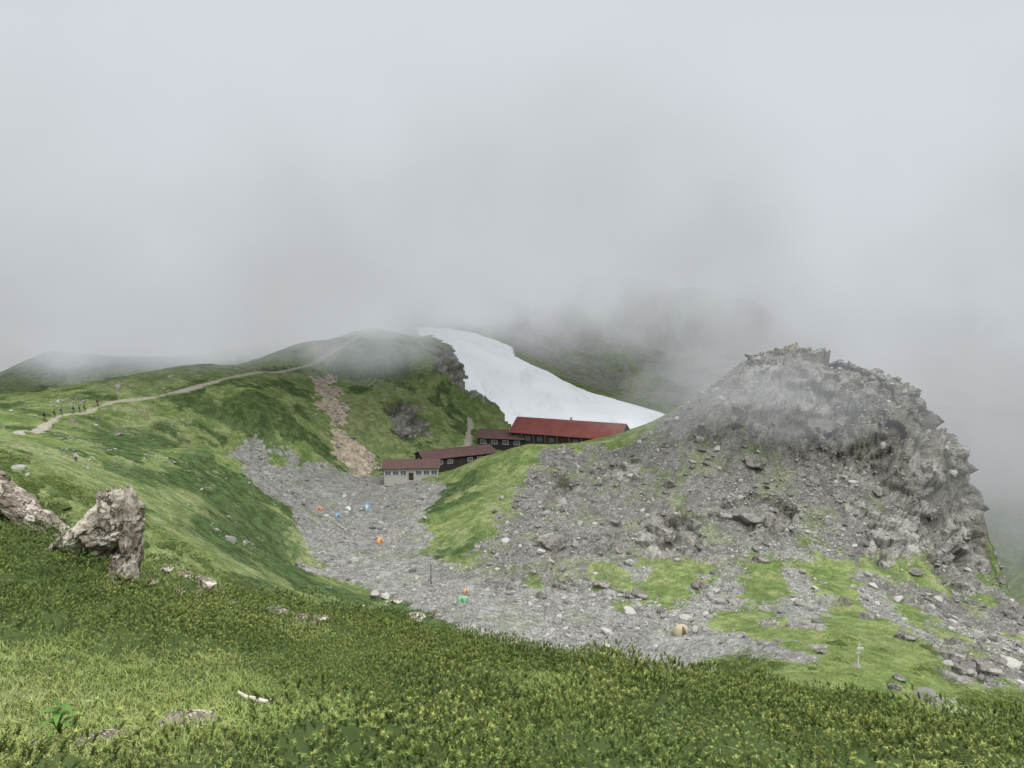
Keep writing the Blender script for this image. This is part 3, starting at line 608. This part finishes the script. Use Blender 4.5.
def tube_chain(name,segs,mat):
    vs=[];es=[];rs=[]
    for ch in segs:
        for i,(p_,r_) in enumerate(ch):
            vs.append(p_);rs.append(r_)
            if i: es.append((len(vs)-2,len(vs)-1))
    me_=bpy.data.meshes.new(name); me_.from_pydata(vs,es,[]); o=bpy.data.objects.new("tmp",me_); COL.objects.link(o)
    md=o.modifiers.new("s",'SKIN'); sk=me_.skin_vertices[0].data
    for i,r_ in enumerate(rs): sk[i].radius=(r_,r_)
    sk[0].use_root=True
    o.modifiers.new("ss",'SUBSURF').levels=1
    dg=bpy.context.evaluated_depsgraph_get(); m2=bpy.data.meshes.new_from_object(o.evaluated_get(dg)); bpy.data.objects.remove(o); m2.name=name; m2.materials.clear()
    if mat: m2.materials.append(mat)
    smooth(m2); return m2
bx,by=sight(257,736,5)
br=tube_chain("branch",[[((-.22,0,.12),.018),((-.12,.02,.03),.03),((0,0,.02),.035),((.14,-.03,.0),.028),((.24,-.02,.03),.015)]],M_wood)
o=add("dead_branch",br,"bleached dead branch lying on green shrubs","branch"); o.location=(bx,by,gz(bx,by)+0.38); o.scale=(1.15,1.15,1.15)
bm=bmesh.new(); tl=bm.verts.layers.float.new("t")
for i in range(15):
    an=i*2.4; tilt=0.35+0.05*i; ln=0.34-0.008*i; prev=None
    for k_ in range(6):
        f=k_/5; rr_=f*ln*math.sin(tilt+0.7*f); zz=0.05*i*0.6+f*ln*math.cos(tilt+0.9*f); hw=0.04*math.sin(math.pi*(0.12+0.86*f))
        cx,cy=math.cos(an)*rr_,math.sin(an)*rr_; nx,ny=-math.sin(an)*hw,math.cos(an)*hw
        a_=bm.verts.new((cx+nx,cy+ny,zz+.012)); c_=bm.verts.new((cx,cy,zz)); d_=bm.verts.new((cx-nx,cy-ny,zz+.012))
        for q_ in (a_,c_,d_): q_[tl]=0.3+0.6*f
        if prev: bm.faces.new((prev[0],prev[1],c_,a_)); bm.faces.new((prev[1],prev[2],d_,c_))
        prev=(a_,c_,d_)
lm=bpy.data.meshes.new("leaf_rosette"); bm.to_mesh(lm); bm.free(); lm.materials.append(M_leaf)
for (u,v,s_) in [(62,762,0.9),(275,712,0.5),(350,725,0.45)]:
    x,y=sight(u,v,5); o=add("leafy_plant",lm,"broad leaved green plant growing in short grass","plant",group="leafy plants in the near grass"); o.location=(x,y,gz(x,y)+.15); o.scale=(s_,)*3
# ---------------------------------------------------------------- people
M_skin=flat("skin",(0.45,0.28,0.2),0.6,0.05)
def person_mesh(step,top,bot):
    s_=step
    ch=[[((0,0,.95),.14),((0,0,1.1),.13),((0,.01,1.3),.155),((0,.01,1.43),.12),((0,0,1.5),.055),((0,-.01,1.58),.085),((0,-.01,1.68),.09),((0,0,1.75),.05)]]
    vs=[];es=[];rs=[]
    def chain(c_,root=None):
        pr_=root
        for p_,r_ in c_:
            vs.append(p_);rs.append(r_)
            if pr_ is not None: es.append((pr_,len(vs)-1))
            pr_=len(vs)-1
        return pr_
    chain(ch[0])
    for sg in (-1,1):
        chain([((sg*.10,0,.88),.10),((sg*.11,-s_*sg*.14,.5),.07),((sg*.11,-s_*sg*.14+.12*s_,.12) ,.05),((sg*.11,-s_*sg*.24+.1*s_,.05),.05),((sg*.12,-s_*sg*.24-.06,.04),.04)],0)
        chain([((sg*.19,.01,1.4),.06),((sg*.24,.04,1.14),.045),((sg*.22,-.1-.06*sg,.95),.035),((sg*.21,-.16-.06*sg,.9),.04)],3)
    me_=bpy.data.meshes.new("p"); me_.from_pydata(vs,es,[]); o=bpy.data.objects.new("tmp",me_); COL.objects.link(o)
    o.modifiers.new("s",'SKIN'); sk=me_.skin_vertices[0].data
    for i,r_ in enumerate(rs): sk[i].radius=(r_,r_)
    sk[0].use_root=True; o.modifiers.new("ss",'SUBSURF').levels=1
    dg=bpy.context.evaluated_depsgraph_get(); m2=bpy.data.meshes.new_from_object(o.evaluated_get(dg)); bpy.data.objects.remove(o)
    m2.materials.clear()
    for c_ in (top,bot,M_skin,M_black): m2.materials.append(c_)
    for f in m2.polygons:
        zc=f.center.z; x_=abs(f.center.x)
        f.material_index=3 if zc<.1 else (2 if (zc>1.5 or (x_>.17 and zc<.93)) else (1 if zc<.93 else 0))
    smooth(m2); return m2
def person(u,v,yaw,top,bot,pack,label,step=1,hat=None,dmin=70,d=None):
    if d: a_,b_=ray(u,v); x,y=a_*d,d
    else: x,y=sight(u,v,dmin)
    tm=flat("jacket_cloth",top,0.8,0.1); bmt=flat("trouser_cloth",bot,0.8,0.1)
    o=add("person",person_mesh(step,tm,bmt),label,"person",group="hikers walking along the ridge path"); o.location=(x,y,gz(x,y)+0.05); o.rotation_euler=(0,0,yaw)
    pk=boxes("backpack",[(0,.22,1.22,.32,.2,.5),(0,.24,1.5,.28,.17,.1)],flat("pack_cloth",pack,0.8,0.1),0.03); add("backpack",pk,parent=o)
    bm=bmesh.new(); bmesh.ops.create_uvsphere(bm,u_segments=12,v_segments=6,radius=.125); bmesh.ops.delete(bm,geom=[v_ for v_ in bm.verts if v_.co.z<-.02],context='VERTS'); bmesh.ops.translate(bm,vec=(0,0,1.68),verts=bm.verts)
    r_=bmesh.ops.create_circle(bm,segments=14,radius=.2,cap_ends=True); bmesh.ops.translate(bm,vec=(0,-.02,1.69),verts=r_['verts'])
    hm=bpy.data.meshes.new("hat"); bm.to_mesh(hm); bm.free(); hm.materials.append(flat("hat_cloth",hat or (0.04,0.04,0.05),0.8)); add("hat",hm,parent=o)
Y0=math.radians(110)
person(55,420,Y0,(0.03,0.04,0.09),(0.03,0.03,0.03),(0.25,0.04,0.03),"hiker in navy jacket walking with red backpack")
person(62,418,Y0,(0.10,0.10,0.11),(0.03,0.03,0.04),(0.04,0.06,0.2),"hiker in dark grey jacket walking with blue backpack",-1)
person(74,415,Y0,(0.03,0.08,0.32),(0.02,0.02,0.03),(0.03,0.03,0.03),"hiker in blue jacket with black backpack")
person(80,414,Y0,(0.03,0.08,0.30),(0.03,0.03,0.04),(0.12,0.12,0.03),"hiker in blue jacket with olive backpack",-1)
person(85,413,Y0,(0.08,0.08,0.08),(0.03,0.03,0.04),(0.25,0.07,0.03),"hiker in dark shirt with orange backpack")
person(45,422,Y0,(0.03,0.03,0.04),(0.06,0.05,0.04),(0.03,0.03,0.03),"hiker in black jacket and brown trousers")
person(98,409,Y0,(0.2,0.04,0.035),(0.03,0.03,0.04),(0.03,0.03,0.03),"hiker in red jacket with black backpack",-1)
person(276,373,Y0,(0.05,0.05,0.06),(0.03,0.03,0.03),(0.05,0.05,0.05),"hiker in dark clothing on the high path")
person(284,372,Y0,(0.1,0.1,0.12),(0.03,0.03,0.03),(0.05,0.05,0.05),"hiker in grey jacket on the high path",-1)
person(76,462,0.5,(0.5,0.5,0.5),(0.04,0.04,0.05),(0.08,0.08,0.15),"hiker in white shirt standing on grass slope")
# ---------------------------------------------------------------- cloud
def volnodes(name):
    m=bpy.data.materials.new(name); m.use_nodes=True; nt=m.node_tree; nt.nodes.clear()
    out=nt.nodes.new("ShaderNodeOutputMaterial"); ab=nt.nodes.new("ShaderNodeVolumeAbsorption"); ab.inputs["Color"].default_value=(0,0,0,1)
    em=nt.nodes.new("ShaderNodeEmission"); ad=nt.nodes.new("ShaderNodeAddShader"); nt.links.new(ab.outputs[0],ad.inputs[0]); nt.links.new(em.outputs[0],ad.inputs[1]); nt.links.new(ad.outputs[0],out.inputs["Volume"]); return m,nt,ab,em  # daylight scattered inside the cloud is put in as emission
def volmat(name,dens,col):
    m,nt,ab,em=volnodes(name); ab.inputs["Density"].default_value=dens; em.inputs["Color"].default_value=(*col,1); em.inputs["Strength"].default_value=dens; return m
gx=np.linspace(-560,560,110); gy=np.concatenate([np.linspace(135,330,60),np.linspace(340,780,40)]); GX,GY=np.meshgrid(gx,gy); gs=GX.shape; GX=GX.ravel();GY=GY.ravel(); n_y,n_x=gs
TOP=105.0
# underside of the bank: above the huts and the near ridge, down to the ground farther away
ub=-0.135*GY+1.0
ub=np.minimum(ub+np.maximum(0,180+45*sstep(10,80,GX)-GY)*1.3,TOP-0.5)
fb=sstep(262,330,GY); ub=ub*(1-fb)-120*fb
rb=sstep(80,130,GX)*sstep(225,260,GY); ub=ub*(1-rb)-150*rb
Vb=np.concatenate([np.stack([GX,GY,ub],1),np.stack([GX,GY,np.full(GX.shape,TOP)],1)])
r_,c_=np.meshgrid(np.arange(n_y-1),np.arange(n_x-1),indexing='ij'); q_=(r_*n_x+c_).ravel(); n0=n_y*n_x
lo=np.stack([q_,q_+n_x,q_+n_x+1,q_+1],1); hi=np.stack([q_+n0,q_+1+n0,q_+n_x+1+n0,q_+n_x+n0],1); sides=[]
i=np.arange(n_x-1); sides.append(np.stack([i,i+1,i+1+n0,i+n0],1)); j=i+(n_y-1)*n_x; sides.append(np.stack([j+1,j,j+n0,j+1+n0],1))
i=np.arange(n_y-1)*n_x; sides.append(np.stack([i+n_x,i,i+n0,i+n_x+n0],1)); j=i+n_x-1; sides.append(np.stack([j,j+n_x,j+n_x+n0,j+n0],1))
fm=grid_mesh("cloud",Vb,np.concatenate([lo,hi]+sides))
add("cloud",fm,"grey drifting cloud wrapping the mountain ridge","cloud","structure")
m,nt,ab,em=volnodes("cloud_volume"); nb=NB(nt); p=nb.obj(); sx,sy,szz=nb.sep(p)[:3]
n1=nb.noise(p,0.016,5,0.66)
wn=nb.math('MULTIPLY',nb.math('SUBTRACT',n1,0.5),140.0)
def gauss(cx,cy,rx,ry):
    gx_=nb.math('DIVIDE',nb.math('SUBTRACT',sx,cx),rx); gy_=nb.math('DIVIDE',nb.math('SUBTRACT',sy,cy),ry)
    return nb.math('EXPONENT',nb.math('MULTIPLY',nb.math('ADD',nb.math('MULTIPLY',gx_,gx_),nb.math('MULTIPLY',gy_,gy_)),-1.0))
gau=nb.math('ADD',nb.math('MULTIPLY',gauss(115.0,500.0,150.0,210.0),58),nb.math('MULTIPLY',gauss(-240.0,390.0,110.0,170.0),24))
gau=nb.math('ADD',gau,nb.math('MULTIPLY',gauss(-75.0,325.0,60.0,75.0),-13))
bh=nb.math('ADD',nb.math('ADD',nb.rng(sy,210,560,-7,-32),gau),nb.rng(sx,-130,-50,-14,0))
H=nb.rng(nb.math('SUBTRACT',nb.math('ADD',szz,wn),bh),-22,22)
D=nb.rng(nb.math('SUBTRACT',sy,nb.rng(sx,10,80,0,45)),150,265)
under_f=nb.math('MAXIMUM',nb.rng(nb.math('ADD',szz,nb.math('MULTIPLY',sy,0.135)),1,13),nb.rng(sy,262,310))
dens=nb.math('MULTIPLY',nb.math('MULTIPLY',nb.math('MULTIPLY',H,D),0.032),under_f)
right=nb.math('MULTIPLY',nb.math('MULTIPLY',nb.rng(sx,70,170),nb.rng(sy,215,300)),nb.rng(n1,0.35,0.65,0.003,0.016))
tail=nb.math('MULTIPLY',nb.rng(sy,370,540,0.0,0.0075),nb.rng(n1,0.38,0.6,0.3,1.6))
tot=nb.math('ADD',nb.math('ADD',dens,right),tail)
nt.links.new(tot,ab.inputs["Density"]); nt.links.new(tot,em.inputs["Strength"])
n2=nb.noise(p,0.0085,2,0.5)
colr=nb.mix(nb.rng(nb.math('ADD',szz,nb.math('MULTIPLY',nb.math('SUBTRACT',nb.math('ADD',nb.math('MULTIPLY',n2,0.55),nb.math('MULTIPLY',n1,0.45)),0.5),420)),-75,85),(0.43,0.447,0.455),(0.665,0.70,0.745))  # glow colour painted darker low down, where less daylight reaches
nt.links.new(colr,em.inputs["Color"])
fm.materials.append(m)
try: m.cycles.volume_step_rate=0.3
except Exception as e: print("steprate",e)
def blob(cx,cy,cz,rx,ry,rz,dens,col,seed,label="thin wisp of mist drifting past the crag",rough=0.5):
    bm=bmesh.new(); bmesh.ops.create_icosphere(bm,subdivisions=5,radius=1)
    V=np.array([v.co[:] for v in bm.verts]); V=V*(1+rough*fbm3(V*1.6+seed,4,3)+rough*0.5*fbm3(V*4+seed,3,8))[:,None]*np.array((rx,ry,rz))
    for v,c_ in zip(bm.verts,V): v.co=c_
    me_=bpy.data.meshes.new("cloud"); bm.to_mesh(me_); bm.free(); smooth(me_); me_.materials.append(volmat("mist",dens,col)); o=add("cloud",me_,label,"cloud","structure"); o.location=(cx,cy,cz)
mc=(0.52,0.54,0.555)
blob(45,180,-24,20,9,9,0.016,mc,1); blob(57,173,-19,18,7,7,0.018,mc,2); blob(64,169,-27,24,7,8,0.012,mc,3); blob(38,186,-30,22,8,6,0.011,mc,5); blob(76,168,-21,30,9,12,0.013,mc,6); blob(98,158,-38,18,9,16,0.011,mc,12)
# ---------------------------------------------------------------- world, sun, camera
w=bpy.data.worlds.new("World"); scene.world=w; w.use_nodes=True; nt=w.node_tree; nt.nodes.clear(); nb=NB(nt)
out=nt.nodes.new("ShaderNodeOutputWorld"); sky=nt.nodes.new("ShaderNodeTexSky"); sky.sky_type='NISHITA'; sky.sun_disc=False
SE,SR=math.radians(58),math.radians(150)
sky.sun_elevation=SE; sky.sun_rotation=SR
b1=nt.nodes.new("ShaderNodeBackground"); b1.inputs["Strength"].default_value=0.1; nt.links.new(sky.outputs[0],b1.inputs[0])
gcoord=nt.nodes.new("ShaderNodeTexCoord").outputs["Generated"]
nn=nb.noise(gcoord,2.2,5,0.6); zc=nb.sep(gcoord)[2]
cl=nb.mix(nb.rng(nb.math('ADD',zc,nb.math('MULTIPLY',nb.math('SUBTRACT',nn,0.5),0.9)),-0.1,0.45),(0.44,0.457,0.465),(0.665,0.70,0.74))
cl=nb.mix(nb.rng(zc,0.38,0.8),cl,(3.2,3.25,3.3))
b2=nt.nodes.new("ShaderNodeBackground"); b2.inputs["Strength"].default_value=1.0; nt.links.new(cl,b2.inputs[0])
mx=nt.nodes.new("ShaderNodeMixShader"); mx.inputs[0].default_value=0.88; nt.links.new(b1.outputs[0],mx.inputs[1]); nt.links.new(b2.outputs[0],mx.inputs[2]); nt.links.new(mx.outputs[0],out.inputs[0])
sd=bpy.data.lights.new("sun",'SUN'); sd.energy=1.5; sd.angle=math.radians(14); sd.color=(1,0.97,0.92); so=bpy.data.objects.new("sun",sd); COL.objects.link(so)
dirv=Vector((math.sin(SR)*math.cos(SE),math.cos(SR)*math.cos(SE),math.sin(SE))); so.rotation_euler=dirv.to_track_quat('Z','Y').to_euler()
cd=bpy.data.cameras.new("camera"); cd.sensor_width=36; cd.lens=27; cd.clip_end=5000; cd.clip_start=0.1
co=bpy.data.objects.new("camera",cd); COL.objects.link(co); co.rotation_euler=(math.radians(90)-TH,0,0); scene.camera=co
scene.view_settings.view_transform='Standard'; scene.view_settings.look='None'; scene.view_settings.exposure=0
print("BUILD",time.time()-T0,"pines",NP,"MISS",MISS)
